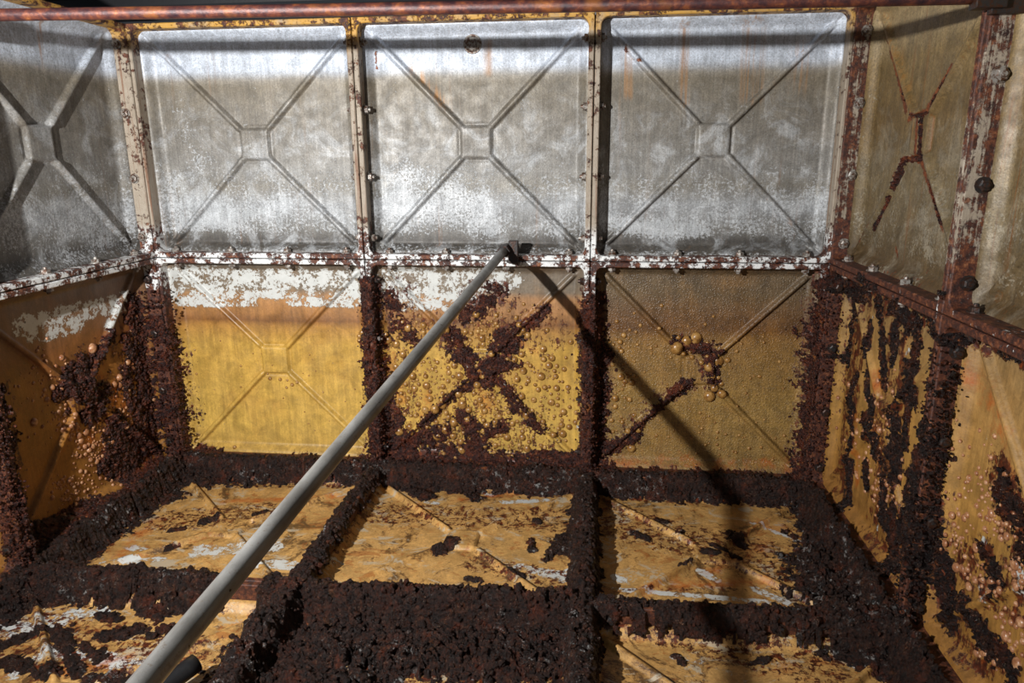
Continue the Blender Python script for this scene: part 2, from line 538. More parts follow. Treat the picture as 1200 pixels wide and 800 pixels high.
def flange_mesh():
    bm = bmesh.new()
    e = .0025
    o = [(e, e), (P - e, e), (P - e, P - e), (e, P - e)]
    R = .04
    inner = []; K = 6
    cs = [(FT + R, FT + R, 180), (P - FT - R, FT + R, 270), (P - FT - R, P - FT - R, 0), (FT + R, P - FT - R, 90)]
    outer = []
    for ci, (cx, cy, a0) in enumerate(cs):
        for k in range(K + 1):
            a = math.radians(a0 + 90 * k / K)
            inner.append((cx + R * math.cos(a), cy + R * math.sin(a)))
            # matching outer point
            ox, oy = cx + 3 * R * math.cos(a), cy + 3 * R * math.sin(a)
            outer.append((min(max(ox, e), P - e), min(max(oy, e), P - e)))
        # corner point snapped
        outer[ci * (K + 1) + K // 2] = o[ci]
    n = len(inner)
    c = .004
    def off(p, q, k):  # move p toward q by k
        v = Vector((q[0] - p[0], q[1] - p[1])); v = v.normalized() * k if v.length else v
        return (p[0] + v.x, p[1] + v.y)
    rings = []
    rings.append([bm.verts.new((x, y, -.012)) for x, y in outer])
    rings.append([bm.verts.new((x, y, FD - c)) for x, y in outer])
    rings.append([bm.verts.new((*off(outer[i], inner[i], c), FD)) for i in range(n)])
    rings.append([bm.verts.new((*off(inner[i], outer[i], c), FD)) for i in range(n)])
    rings.append([bm.verts.new((x, y, FD - c)) for x, y in inner])
    rings.append([bm.verts.new((x, y, .02)) for x, y in inner])
    for a, b in zip(rings[:-1], rings[1:]):
        for i in range(n):
            j = (i + 1) % n
            bm.faces.new((a[i], a[j], b[j], b[i]))
    bmesh.ops.remove_doubles(bm, verts=bm.verts, dist=1e-5)
    bmesh.ops.recalc_face_normals(bm, faces=bm.faces)
    return bm_mesh('flange', bm)


def bolt_mesh(L=.030):
    bm = bmesh.new()
    prism_bm(bm, 12, .027, .027, L - .001, L + .004)
    prism_bm(bm, 6, .021, .021, L + .004, L + .018)
    prism_bm(bm, 6, .021, .015, L + .018, L + .021)
    prism_bm(bm, 10, .010, .008, L + .021, L + .030)
    prism_bm(bm, 12, .027, .027, -L - .004, -L + .001)
    prism_bm(bm, 6, .021, .020, -L - .022, -L - .004, rot=.3)
    prism_bm(bm, 10, .009, .011, -L - .034, -L - .022)
    prism_bm(bm, 8, .010, .010, -L, L)
    bmesh.ops.recalc_face_normals(bm, faces=bm.faces)
    return bm_mesh('bolt', bm)


FLANGE = {}
for k, m in (('flange', M['flange']), ('flange_right', M['flange_right']), ('flange_floor', M['flange_floor'])):
    me = flange_mesh(); me.materials.append(m); FLANGE[k] = me
BOLT = {}
for k in ('bolt', 'bolt_dark'):
    me = bolt_mesh(); me.materials.append(M[k]); BOLT[k] = me

# masks in photo pixels, per wall: (x1,y1,x2,y2,radius[,strength])
CRUST = {
    'back': capsules('back', [
        # left corner post
        (180, 335, 190, 400, 11), (188, 400, 195, 470, 22), (190, 470, 195, 545, 30),
        # first post
        (436, 330, 441, 400, 9), (441, 400, 446, 545, 15), (452, 470, 455, 540, 16),
        # second post
        (693, 350, 693, 545, 13), (700, 420, 700, 540, 15), (706, 530, 745, 512, 8),
        # right corner post
        (972, 318, 965, 400, 12), (962, 390, 952, 570, 20),
        # middle panel X and bottom
        (520, 388, 548, 420, 11), (528, 410, 545, 420, 10), (545, 420, 556, 442, 7), (603, 395, 575, 430, 15), (590, 395, 590, 425, 14), (640, 362, 603, 395, 7),
        (600, 385, 632, 372, 7), (575, 430, 572, 450, 9), (583, 446, 612, 482, 8), (606, 480, 628, 500, 8), (556, 446, 525, 468, 6), (525, 468, 495, 500, 6),
        (475, 520, 520, 508, 13), (545, 490, 555, 520, 12), (575, 505, 590, 500, 9), (470, 535, 690, 540, 9), (500, 528, 560, 530, 12),
        (560, 355, 588, 350, 8, .75), (545, 368, 560, 365, 10, .8), (575, 335, 590, 345, 6, .7), (460, 380, 480, 395, 9, .6), (455, 350, 465, 365, 7, .6),
        # pitted right panel
        (795, 402, 835, 412, 7, .7), (832, 415, 838, 455, 7, .7), (790, 462, 808, 452, 7, .8), (788, 465, 715, 530, 5, .8),
        # bottom ledge of all three
        (225, 540, 430, 540, 8), (700, 552, 945, 560, 7),
        (236, 525, 262, 532, 6),
    ], .02),
    'left': capsules('left', [
        (85, 455, 125, 460, 18), (95, 440, 110, 480, 22), (120, 410, 132, 395, 9), (110, 430, 122, 410, 11), (138, 500, 160, 520, 18),
        (150, 440, 158, 470, 11), (150, 395, 165, 430, 8), (160, 360, 175, 480, 14), (170, 480, 175, 560, 26), (130, 540, 150, 560, 16), (150, 520, 165, 560, 24),
        (0, 470, 12, 560, 16), (10, 560, 22, 640, 20), (40, 625, 150, 575, 10), (70, 615, 120, 600, 9),
    ], .02),
    'right': capsules('right', [
        (1130, 330, 1140, 345, 5),
        (1015, 380, 1012, 460, 6), (1070, 380, 1065, 470, 10), (995, 480, 990, 600, 8), (1030, 540, 1030, 610, 8), (1025, 350, 1030, 400, 8),
        (995, 330, 1010, 345, 12), (1000, 350, 990, 420, 9, .8), (1040, 355, 1060, 380, 14, .8), (1000, 440, 990, 470, 5), (1045, 380, 1042, 420, 8), (1012, 495, 1022, 530, 12),
        (1018, 470, 1015, 500, 7), (1048, 470, 1042, 540, 12), (1030, 410, 1032, 450, 6), (1010, 540, 1012, 570, 6), (1060, 430, 1055, 520, 9),
        (1050, 520, 1042, 600, 9), (1062, 560, 1056, 640, 13), (1040, 620, 1045, 660, 14), (1035, 330, 1080, 365, 7, .7), (1085, 375, 1100, 390, 10, .8),
        (1110, 400, 1098, 640, 18), (1105, 395, 1118, 400, 14),
        (1165, 570, 1172, 600, 16), (1182, 600, 1192, 640, 18), (1150, 650, 1160, 680, 18), (1190, 560, 1196, 575, 6), (1120, 390, 1200, 425, 6, .6),
        (1100, 660, 1110, 720, 20), (1120, 700, 1180, 790, 12, .6),
    ], .02),
}

def fl(l, *more): return capsules('floor', l, 0) + [tuple(m) + (1.0,) for m in more]


HEAPS = [
    ('dark brown rust sludge heaped along the foot of the back wall', fl([
        (190, 562, 430, 562, 15), (440, 566, 690, 562, 11), (530, 560, 560, 585, 8), (480, 570, 500, 582, 10), (700, 572, 940, 576, 16), (600, 570, 680, 565, 12)], (-1.8, -.10, 1.75, -.10, .075), (-1.8, -.14, 1.75, -.14, .05))),
    ('dark brown rust sludge sloping up against the left wall', fl([
        (50, 640, 190, 580, 24), (0, 660, 60, 645, 24), (150, 600, 205, 565, 22), (205, 562, 250, 565, 14)], (-1.85, -.15, -1.85, -1.30, .11), (-1.79, -.15, -1.79, -1.30, .07))),
    ('rust sludge crusted on the cross ledge at the left between floor panels', fl([
        (-20, 690, 225, 676, 13), (0, 706, 170, 696, 16), (235, 690, 205, 684, 12), (0, 725, 40, 712, 9)], (-1.83, -1.33, -.95, -1.33, .06), (-1.85, -1.4, -1.85, -2.6, .11))),
    ('rust crust caked on the left floor ledge beside the grey pole', fl([], (-.61, -.16, -.61, -1.28, .043))),
    ('rust crust caked on the floor ledge right of the middle panel', fl([
        (688, 570, 688, 690, 13), (662, 640, 685, 660, 14), (640, 655, 660, 630, 6), (690, 710, 690, 810, 12)], (.61, -.16, .61, -2.6, .06))),
    ('broad black-brown rust sludge mound burying the nearest middle floor panel', fl([
        (345, 725, 665, 732, 30), (300, 770, 655, 780, 40), (330, 700, 300, 740, 14), (280, 800, 420, 810, 40), (320, 750, 660, 755, 30), (335, 698, 690, 704, 9)], (-.66, -1.335, .56, -1.335, .05), (-.61, -1.4, -.61, -2.5, .07))),
    ('large dark rust sludge heap filling the right rear floor corner', fl([
        (965, 590, 965, 700, 32), (990, 640, 990, 740, 38), (945, 580, 1000, 600, 18), (1040, 660, 1060, 760, 32), (1010, 710, 1080, 810, 40), (1000, 765, 1060, 800, 20)], (1.85, -.15, 1.85, -2.6, .12), (1.79, -.2, 1.79, -2.6, .08))),
    ('rust sludge lumps along the cross ledge at the right of the floor', fl([
        (715, 708, 1000, 724, 7), (800, 724, 860, 730, 12), (880, 730, 960, 742, 13), (765, 745, 790, 738, 6), (850, 747, 900, 752, 7)], (.66, -1.325, 1.75, -1.325, .05))),
    ('thin black sludge smears over white residue on the nearest left floor panel', fl([
        (10, 775, 60, 790, 11), (70, 742, 92, 790, 9), (125, 745, 165, 738, 10), (165, 712, 185, 722, 10), (105, 795, 150, 800, 9), (30, 745, 62, 738, 8), (98, 756, 118, 772, 7), (0, 760, 24, 748, 8), (180, 745, 200, 735, 7), (120, 722, 135, 726, 6)])),
]
FLAKES = fl([
    (855, 625, 870, 640, 7), (828, 650, 838, 652, 6), (795, 628, 800, 622, 4), (742, 625, 755, 630, 6), 
    (835, 642, 868, 655, 3.5), (800, 664, 808, 660, 5), (770, 610, 780, 612, 4),
    (516, 646, 530, 638, 8), (622, 632, 624, 645, 5), (550, 678, 560, 680, 5), (600, 672, 612, 676, 7), (628, 610, 632, 612, 4),
    (240, 611, 252, 608, 7), (300, 604, 310, 600, 4), (200, 622, 215, 620, 4), (195, 645, 210, 640, 3),
    (790, 768, 800, 776, 5), (880, 778, 900, 772, 5), 
])
CRUST['floor'] = [c for h in HEAPS for c in h[1]] + FLAKES
WHITE = {
    'back': capsules('back', [
        # flaked coat at the head of the lower left and middle panels
        (205, 330, 425, 336, 26), (215, 352, 300, 352, 10), (340, 352, 425, 354, 9), (460, 330, 560, 336, 30, 1.1), (470, 352, 540, 350, 16), (560, 330, 600, 328, 18, .7),
        # bottom edge of the upper row
        (190, 293, 420, 291, 5, 1.0), (450, 290, 680, 296, 7, 1.0), (720, 295, 960, 297, 3, .9), (200, 270, 330, 240, 14, .45), (460, 240, 540, 230, 30, .45),
        (720, 262, 820, 270, 14, .4), (200, 130, 240, 200, 22, .35), (480, 200, 560, 250, 30, .4),
        (590, 450, 600, 470, 4, 1.0), (545, 425, 550, 432, 3, 1.0), (615, 490, 625, 500, 3), (680, 500, 690, 520, 7), (462, 510, 466, 520, 5),
        (941, 495, 943, 520, 3),
    ], 0),
    'left': capsules('left', [(25, 382, 150, 352, 15, 1.2), (40, 390, 90, 378, 16, 1.1), (0, 318, 150, 288, 9, 1.0), (60, 305, 150, 285, 12, .7), (148, 345, 125, 385, 8, .9)], 0),
    'right': capsules('right', [(1010, 325, 1020, 340, 5, .9), (985, 300, 1085, 330, 7, .5), (1165, 250, 1180, 280, 14, .4), (1090, 300, 1080, 250, 14, .4),
                                (1152, 630, 1160, 650, 6), (1150, 690, 1160, 700, 10), (1190, 660, 1200, 690, 12), (1012, 410, 1015, 400, 3), (1065, 410, 1060, 420, 4), (1075, 660, 1100, 660, 5), (1030, 600, 1028, 620, 3)], 0),
    'floor': capsules('floor', [
        (235, 645, 320, 640, 17, 1.0), (290, 660, 350, 662, 12, 1.0), (120, 660, 190, 655, 8, .8), (150, 640, 170, 645, 8, .8), (590, 588, 640, 586, 6, 1.2), (500, 588, 512, 590, 5, .9), (550, 575, 575, 580, 5, .9),
        (610, 665, 650, 672, 13, .75), (660, 680, 665, 670, 8, .8), (720, 690, 900, 705, 6, 1.0), (720, 675, 730, 680, 8, .9), (820, 668, 840, 680, 8, .8), (885, 690, 920, 705, 8, .9), (880, 612, 940, 635, 5, .7),
        (0, 740, 60, 730, 24, .8), (80, 720, 120, 715, 14, .8), (190, 705, 205, 712, 8, 1.0), (60, 760, 160, 780, 18, .65), (225, 780, 255, 790, 9, 1.1), (20, 790, 60, 760, 14, .7), (790, 770, 820, 775, 8, .7), (1000, 780, 1010, 775, 8),
        (380, 665, 400, 660, 6, .7),
    ], 0),
}
STAIN = {
    'back': capsules('back', [(882, 20, 880, 110, 11, 1.0), (802, 20, 803, 120, 5, 1.0), (732, 60, 736, 110, 6, .9), (484, 80, 520, 120, 5, .8), (572, 50, 572, 85, 4, .8), (940, 60, 938, 100, 8, .5),
                               (565, 435, 570, 480, 13, 1.0), (460, 420, 470, 470, 16, .7), (610, 400, 625, 410, 8, .8), (500, 470, 520, 520, 16, .6),
                               (700, 540, 930, 545, 10, .4), (210, 420, 215, 520, 8, .8)], 0),
    'left': capsules('left', [(46, 25, 48, 80, 4, .9), (120, 450, 140, 480, 24, .8), (90, 500, 120, 520, 20, .5)], 0),
    'right': capsules('right', [(1040, 20, 1075, 150, 10, .6), (1000, 380, 1005, 560, 10, .8), (1030, 440, 1030, 600, 14, .8), (1060, 400, 1050, 600, 12, .7), (1150, 440, 1190, 560, 20, .5), (1170, 480, 1175, 520, 10, .9)], 0),
    'floor': capsules('floor', [(260, 588, 400, 582, 8, .9), (180, 610, 140, 650, 14, .7), (540, 585, 600, 578, 8, .8), (490, 590, 500, 600, 8, .8), (760, 690, 900, 680, 14, .7), (840, 670, 900, 640, 14, .7), (880, 610, 920, 620, 12, .6),
                                 (80, 785, 150, 770, 12, 1.0), (300, 690, 320, 685, 8, .9), (260, 735, 300, 725, 6, .8), (900, 780, 1000, 770, 12, .6), (720, 720, 780, 715, 10, .8)], 0),
}
RUST = {
    'back': capsules('back', [(490, 330, 600, 360, 18, .32), (560, 330, 590, 360, 14, .5), (460, 380, 500, 420, 20, .3), (120, 45, 122, 75, 5), (440, 60, 442, 80, 3, .8), (733, 55, 734, 60, 4, .9), (748, 70, 750, 72, 4, .9),
                               (552, 52, 552, 52, 9, .6)], 0),
    'left': capsules('left', [], 0),
    'right': capsules('right', [(1040, 40, 1062, 130, 7, 1.0), (1116, 78, 1085, 130, 8, 1.1), (1085, 130, 1065, 140, 6, 1.0), (1080, 140, 1077, 190, 6, 1.0), (1058, 188, 1078, 184, 6, 1.0), (1058, 188, 1010, 285, 7, 1.0),
                                 (1078, 184, 1105, 270, 6, .9), (1050, 290, 1052, 300, 4, .8), (985, 330, 1080, 360, 24, .7), (1120, 380, 1200, 400, 14, .6), (1000, 380, 985, 560, 26, .5), (1050, 400, 1030, 620, 34, .5), (1170, 560, 1190, 640, 34, .5), (1130, 660, 1190, 700, 30, .4)], 0),
    'floor': capsules('floor', [(430, 620, 460, 625, 12, .35), (190, 610, 230, 600, 16, .5), (560, 640, 640, 680, 20, .35), (730, 690, 920, 690, 14, .5), (840, 660, 920, 680, 20, .5), (20, 740, 200, 760, 40, .35), (780, 740, 900, 790, 24, .4)], 0),
}

RUSTB = {
    'right': capsules('right', [(985, 330, 1080, 360, 40), (1120, 385, 1200, 415, 26), (1005, 380, 990, 560, 40), (1050, 400, 1030, 620, 50), (1175, 560, 1195, 640, 50), (1130, 660, 1190, 700, 50), (1130, 760, 1180, 790, 30)], 0),
    'left': capsules('left', [(150, 380, 165, 560, 46), (100, 460, 140, 520, 46), (0, 470, 20, 640, 30)], 0),
    'back': capsules('back', [(500, 390, 640, 390, 40), (470, 520, 640, 520, 30), (470, 340, 470, 520, 28), (560, 345, 590, 350, 30), (560, 450, 620, 500, 40), (720, 520, 780, 460, 20), (830, 420, 830, 440, 22), (215, 420, 215, 530, 18),
                              (950, 340, 945, 540, 16)], 0),
    'floor': capsules('floor', [(430, 600, 660, 610, 40), (200, 610, 300, 600, 40), (720, 610, 920, 660, 60), (20, 740, 200, 770, 70), (740, 730, 960, 780, 50), (560, 660, 660, 680, 30)], 0),
}


def crust_m(caps, u, v, top=.55):
    m = np.minimum(capmask(caps, u, v), top)
    return np.where(m > -2, m + 1.9 * (fbm(u, v, 17, 5, 3) - .5) + .7 * (fbm(u, v, 6, 3, 8) - .5) + 1.5 * (fbm(u, v, 70, 4, 13) - .5), -9)


NPAN = 128


def pan_mesh(name, w, ou, ov, fine=True):
    n = {'back': 172, 'floor': 160}.get(w, NPAN) if fine else 40
    s = np.linspace(.012, P - .012, n + 1)
    # snap a line near every break of the profile
    u, v = np.meshgrid(s, s)
    h = face_h(u, v)
    V = np.stack([u, v, h], -1).reshape(-1, 3)
    i = np.arange(n * (n + 1)).reshape(n, n + 1)[:, :n].ravel()
    # split every cell along the direction of the rib that crosses it
    a, b, c, d = i, i + 1, i + n + 2, i + n + 1
    cu, cv = u[:-1, :-1].ravel() + .5 * (s[1] - s[0]) - P / 2, v[:-1, :-1].ravel() + .5 * (s[1] - s[0]) - P / 2
    k = (cu * cv) > 0
    F = np.concatenate([np.where(k[:, None], np.stack([a, b, c], 1), np.stack([a, b, d], 1)),
                        np.where(k[:, None], np.stack([a, c, d], 1), np.stack([b, c, d], 1))])
    wu, wv = u + ou, v + ov
    cm = capmask(CRUST[w], wu, wv)
    rust = np.maximum(np.clip(cm * .28 + .50, 0, .9), np.clip(capmask(RUST[w], wu, wv) + .05, 0, 1.0))
    rust = np.maximum(rust, np.clip(capmask(RUSTB[w], wu, wv) * .8 + .15, 0, {'right': .58, 'floor': .53}.get(w, .47)))
    white = np.clip(capmask(WHITE[w], wu, wv) * 1.2 + .12, 0, .58)
    stain = np.clip(capmask(STAIN[w], wu, wv) * .5 + .45, 0, 1) * .85
    return mesh_np(name, V, F, True, {'rust': rust, 'white': white, 'stain': stain})


def basis(w, u, v, n=0.0):
    W = WALLS[w]
    o = W['O'] + u * W['U'] + v * W['V'] + n * W['N']
    return Matrix([[W['U'][i], W['V'][i], W['N'][i], o[i]] for i in range(3)] + [[0, 0, 0, 1]])


BPOS = (.115, .445, .775, 1.105)
RX = Matrix.Rotation(math.pi / 2, 4, 'Y')      # bolt axis along +u
RXn = Matrix.Rotation(-math.pi / 2, 4, 'Y')
RY = Matrix.Rotation(-math.pi / 2, 4, 'X')     # bolt axis along +v
RYn = Matrix.Rotation(math.pi / 2, 4, 'X')
roots = {}


def build_wall(w, rname, cols, rows, mats, vis):
    W = WALLS[w]
    # dark backing sheet the panels are set against
    bm = bmesh.new()
    ulo, uhi = W['u0'] - G, W['u0'] + cols * P + G
    vlo, vhi = W['v0'] - G, W['v0'] + rows * P
    if w == 'left': ulo += G
    if w == 'right': uhi -= G
    if w == 'floor': vlo += G; vhi += G
    box_bm(bm, (ulo, vlo, -.06), (uhi, vhi, -.016))
    root = link(rname, bm_mesh(rname, bm), None, M['backing'], basis(w, 0, 0))
    tag(root, kind='structure')
    roots[w] = root
    fk = {'floor': 'flange_floor', 'right': 'flange_right'}.get(w, 'flange')
    for c in range(cols):
        for r in range(rows):
            ou, ov = W['u0'] + c * P, W['v0'] + r * P
            me = pan_mesh('panel', w, ou, ov, (c, r) in vis)
            pan = link('panel', me, root, mats(c, r), Matrix.Translation((ou, ov, 0)))
            link('flange', FLANGE[fk], pan)
            for b in BPOS:
                jit = random.uniform(-.012, .012)
                spots = []
                # right-hand seam (u = P), top seam (v = P), and the outer edges
                if w == 'back':
                    if c < cols - 1: spots.append((P, b, RXn if c == 0 else RX))
                    if r < rows - 1: spots.append((b, P, RY))
                elif w == 'left':
                    spots.append((P if c < cols - 1 else P + .0, b, RXn))
                    if r < rows - 1: spots.append((b, P, RY))
                elif w == 'right':
                    spots.append((0, b, RX))
                    if r < rows - 1: spots.append((b, P, RY))
                else:
                    if c < cols - 1: spots.append((P, b, RX))
                    spots.append((b, P, RYn))
                for (bu, bv, R) in spots:
                    wz = ov + bv if w != 'floor' else 0
                    dark = w == 'floor' or wz < 1.28 or (w == 'right' and c == 1 and wz < 1.9)
                    mw = Matrix.Translation((bu + (jit if R in (RY, RYn) else 0), bv + (jit if R in (RX, RXn) else 0), .062)) @ R @ Matrix.Rotation(random.random() * 1.05, 4, 'Z')
                    link('bolt', BOLT['bolt_dark' if dark else 'bolt'], pan, None, mw)
    return root


def mats_back(c, r):
    return M['up'] if r == 1 else (M['low_brown'] if c == 2 else M['low'])


build_wall('back', 'wall_back', 3, 2, mats_back, {(c, r) for c in range(3) for r in range(2)})
build_wall('left', 'wall_left', 3, 2, lambda c, r: M['up'] if r else M['low_left'], {(2, 0), (2, 1), (1, 0), (1, 1)})
build_wall('right', 'wall_right', 3, 2, lambda c, r: M['up_right'] if r else M['low_right'], {(0, 0), (0, 1), (1, 0), (1, 1)})
build_wall('floor', 'floor', 3, 3, lambda c, r: M['floor'], {(c, r) for c in range(3) for r in (1, 2)})

# plug bolt high on the middle upper panel
bm = bmesh.new()
prism_bm(bm, 24, .050, .046, 0, .010)
prism_bm(bm, 24, .040, .030, .010, .016)
prism_bm(bm, 6, .021, .019, .016, .036)
bmesh.ops.recalc_face_normals(bm, faces=bm.faces)
_u, _v, _ = px(553, 51, 'back', .02)
mid_up = [o for o in roots['back'].children if abs(o.location.x + .61) < .01 and o.location.y > 1][0]
tag(link('plug', bm_mesh('plug', bm), mid_up, M['bolt'], Matrix.Translation((_u + .61, _v - G - P, float(face_h(np.array(_u + .61), np.array(_v - G - P))) - .004))), 'round steel plug with a hex head')

# roof: black ribbed sheets above the walls
bm = bmesh.new()
box_bm(bm, (-2.6, -4.6, 2.74), (2.6, .9, 2.78))
root = link('ceiling', bm_mesh('ceiling', bm), None, M['roof'])
tag(root, kind='structure')
bm = bmesh.new()
box_bm(bm, (-2.6, -.035, 2.69), (2.6, .035, 2.7398), .006)
rb = bm_mesh('roof_rib', bm); rb.materials.append(M['roof'])
for k in range(12):
    link('roof_rib', rb, root, None, Matrix.Translation((0, .7 - k * .42, 0)))


# ------------------------------------------------------------------ rust crust as relief
bm = bmesh.new()
bmesh.ops.create_icosphere(bm, subdivisions=1, radius=1.0)
ICO_V = np.array([v.co[:] for v in bm.verts]); ICO_F = np.array([[v.index for v in f.verts] for f in bm.faces])
bm.free()


def crust(name, w, u0, u1, v0, v1, res, tmax, mat, parent, caps, owner=None, slope=.55, grains=0, gmax=.011):
    nu, nv = int((u1 - u0) / res), int((v1 - v0) / res)
    u, v = np.meshgrid(np.linspace(u0, u1, nu + 1), np.linspace(v0, v1, nv + 1))
    m = crust_m(caps, u, v, .40 if parent else .6)
    base = wall_h(w, u, v)
    thick = np.clip(capdepth(caps, u, v) * slope, .006, tmax)
    t = sstep(m, -.05, .5)
    rel = .30 + .42 * lump(u, v, .034, 2) + .40 * lump(u, v, .015, 9) + 1.1 * (fbm(u, v, 34, 4, 21) - .45)
    fine = .006 * lump(u, v, .0095, 17) + .004 * (fbm(u, v, 150, 2, 41) - .5)
    h = base + np.where(m > -.03, np.maximum(t * (thick * rel + fine) + .001, .001), -.010)
    V = np.stack([u + .008 * (fbm(u, v, 90, 2, 31) - .5), v + .008 * (fbm(u, v, 90, 2, 37) - .5), h], -1).reshape(-1, 3)
    i = (np.arange(nv)[:, None] * (nu + 1) + np.arange(nu)[None, :])
    keep = (m[:-1, :-1] > 0) | (m[1:, :-1] > 0) | (m[:-1, 1:] > 0) | (m[1:, 1:] > 0)
    if owner is not None:
        keep &= owner(u[:-1, :-1], v[:-1, :-1])
    i = i[keep]
    F = np.stack([i, i + 1, i + nu + 2, i + nu + 1], 1)
    used = np.unique(F)
    mp = np.zeros(len(V), np.int32); mp[used] = np.arange(len(used))
    V = V[used]
    F = mp[F]
    c = np.zeros(3) if parent else np.array([V[:, 0].mean(), V[:, 1].mean(), 0])
    o = link(name, mesh_np(name, V - c, F), parent, mat, None if parent else basis(w, *c))
    if parent:
        tag(o, kind='stuff')
    if grains:   # loose grains sitting on the crust, as many as its surface asks for
        e1, e2 = V[F[:, 1]] - V[F[:, 0]], V[F[:, 3]] - V[F[:, 0]]
        ar = np.linalg.norm(np.cross(e1, e2), axis=1)
        n = int(ar.sum() * grains)
        q = RNG.choice(len(F), n, p=ar / ar.sum())
        p = V[F[q, 0]] + e1[q] * RNG.random((n, 1)) + e2[q] * RNG.random((n, 1)) - c
        r = .0025 + gmax * RNG.random((n, 1)) ** 3
        A = ICO_V[None] * (1 + .5 * (RNG.random((n, len(ICO_V), 1)) - .5)) * (r * RNG.uniform(.6, 1.3, (n, 3)))[:, None] + p[:, None]
        T = ICO_F[None] + (np.arange(n) * len(ICO_V))[:, None, None]
        tag(link('rust_grains', mesh_np('rust_grains', A.reshape(-1, 3), T.reshape(-1, 3), False), o, mat), kind='stuff')
    return o


crust('rust_crust', 'back', -1.90, 1.90, .02, 1.30, .0055, .013, M['crust'], roots['back'], CRUST['back'], grains=3500, gmax=.008)
crust('rust_crust', 'left', -1.62, 0.0, .02, 1.30, .0055, .013, M['crust'], roots['left'], CRUST['left'], grains=3500, gmax=.008)
crust('rust_crust', 'right', 0.0, 1.4, 1.32, 2.50, .0055, .007, M['crust'], roots['right'], capsules('right', [
    (1052, 90, 1063, 130, 2.2), (1112, 82, 1085, 132, 4), (1064, 136, 1082, 134, 2.5), (1080, 140, 1077, 188, 2.5), (1060, 187, 1078, 186, 2.5), (1058, 192, 1020, 268, 1.8), (1080, 190, 1104, 262, 2.5),], .02))
crust('rust_crust', 'right', 0.0, 2.2, .02, 1.40, .0058, .012, M['crust_black'], roots['right'], CRUST['right'], grains=3500, gmax=.008)
ALLH = [c for h in HEAPS for c in h[1]]
for k, (lab, caps) in enumerate(HEAPS):
    rest = [c for q, h in enumerate(HEAPS) if q != k for c in h[1]]
    own = lambda u, v, a=caps, b=rest: capmask(a, u, v) >= capmask(b, u, v)
    us = [q for c in caps for q in (c[0] - c[4] * 1.3, c[2] - c[4] * 1.3, c[0] + c[4] * 1.3, c[2] + c[4] * 1.3)]
    vs_ = [q for c in caps for q in (c[1] - c[4] * 1.3, c[3] - c[4] * 1.3, c[1] + c[4] * 1.3, c[3] + c[4] * 1.3)]
    o = crust('rust_sludge', 'floor', max(min(us), -1.93), min(max(us), 1.93), max(min(vs_), -2.6), min(max(vs_), 0), .0062, .055, M['sludge'], None, ALLH, own, .40, 2600, .014)
    tag(o, lab, 'sludge', None, 'stuff')
for c in FLAKES:
    e = c[4] * 1.5
    o = crust('rust_flake', 'floor', min(c[0], c[2]) - e, max(c[0], c[2]) + e, min(c[1], c[3]) - e, max(c[1], c[3]) + e, .005, .014, M['sludge'], None, [c])
    where = ('rear ' if c[1] > -G - P else 'nearest ') + ('left', 'middle', 'right')[int((c[0] + 1.83) // P)]
    tag(o, 'small dark rust flake lying loose on the ' + where + ' floor panel', 'rust flake', 'loose rust flakes on the ' + where + ' floor panel')

# ------------------------------------------------------------------ lumps clinging to the sides of the flanges
def lumps(name, parent, pts, mat, rough=.35):
    """pts: (n,4) world position + radius -> one ragged mesh"""
    pts = np.asarray(pts)
    Vs, Fs = [], []
    for k, p in enumerate(pts):
        s = RNG.uniform(.6, 1.25, 3) * p[3]
        q = ICO_V * (1 + rough * (RNG.random((len(ICO_V), 1)) - .5)) * s
        a = RNG.uniform(0, 6.28); c, d = math.cos(a), math.sin(a)
        q = q @ np.array([[c, d, 0], [-d, c, 0], [0, 0, 1]])
        Vs.append(q + p[:3]); Fs.append(ICO_F + k * len(ICO_V))
    me = mesh_np(name, np.concatenate(Vs), np.concatenate(Fs), False)
    o = link(name, me, parent, mat)
    o.matrix_local = parent.matrix_world.inverted() if parent else Matrix()
    return tag(o, kind='stuff')


bpy.context.view_layer.update()


def seg_lumps(a, b, n, spread, r, bias=1.0):
    a, b = np.array(a), np.array(b)
    t = RNG.random((n, 1)) ** bias
    p = a + (b - a) * t + RNG.normal(0, 1, (n, 3)) * np.array(spread)
    return np.concatenate([p, (r[0] + (r[1] - r[0]) * RNG.random((n, 1)) ** 2)], 1)


F0 = -FD
L = [
    seg_lumps((-.61, F0, .12), (-.61, F0, 1.10), 572, (.028, .012, 0), (.0028, 0.0105), 1.4),
    seg_lumps((-.58, -.06, .12), (-.58, -.06, 1.15), 440, (.012, .03, 0), (.0028, 0.0105), 1.3),
    seg_lumps((.61, F0, .12), (.61, F0, 1.08), 374, (.026, .010, 0), (.0028, 0.0099), 1.4),
    seg_lumps((.645, -.06, .12), (.645, -.06, 1.1), 374, (.010, .03, 0), (.0028, 0.0099), 1.3),
    seg_lumps((-1.80, F0, .10), (-1.80, F0, 1.15), 572, (.03, .02, 0), (.0028, 0.0105), 1.6),
    seg_lumps((-1.87, -.14, .10), (-1.87, -.14, 1.15), 528, (.035, .014, 0), (.0028, 0.0105), 1.5),
    seg_lumps((1.82, F0, .10), (1.82, F0, 1.2), 528, (.03, .012, 0), (.0028, 0.0105), 1.2),
    seg_lumps((1.88, -.135, .10), (1.88, -.135, 1.2), 528, (.03, .008, 0), (.0028, 0.0105), 1.1),
]
lumps('rust_nodule', roots['back'], np.concatenate(L), M['crust'])
L = [
    seg_lumps((-1.83, -1.36, .10), (-1.83, -1.36, .95), 528, (.025, .014, 0), (.0028, 0.0105), 1.2),
    seg_lumps((-1.81, -1.32, .10), (-1.81, -1.32, .95), 440, (.008, .022, 0), (.0028, 0.0099), 1.2),
]
lumps('rust_nodule', roots['left'], np.concatenate(L), M['crust'])
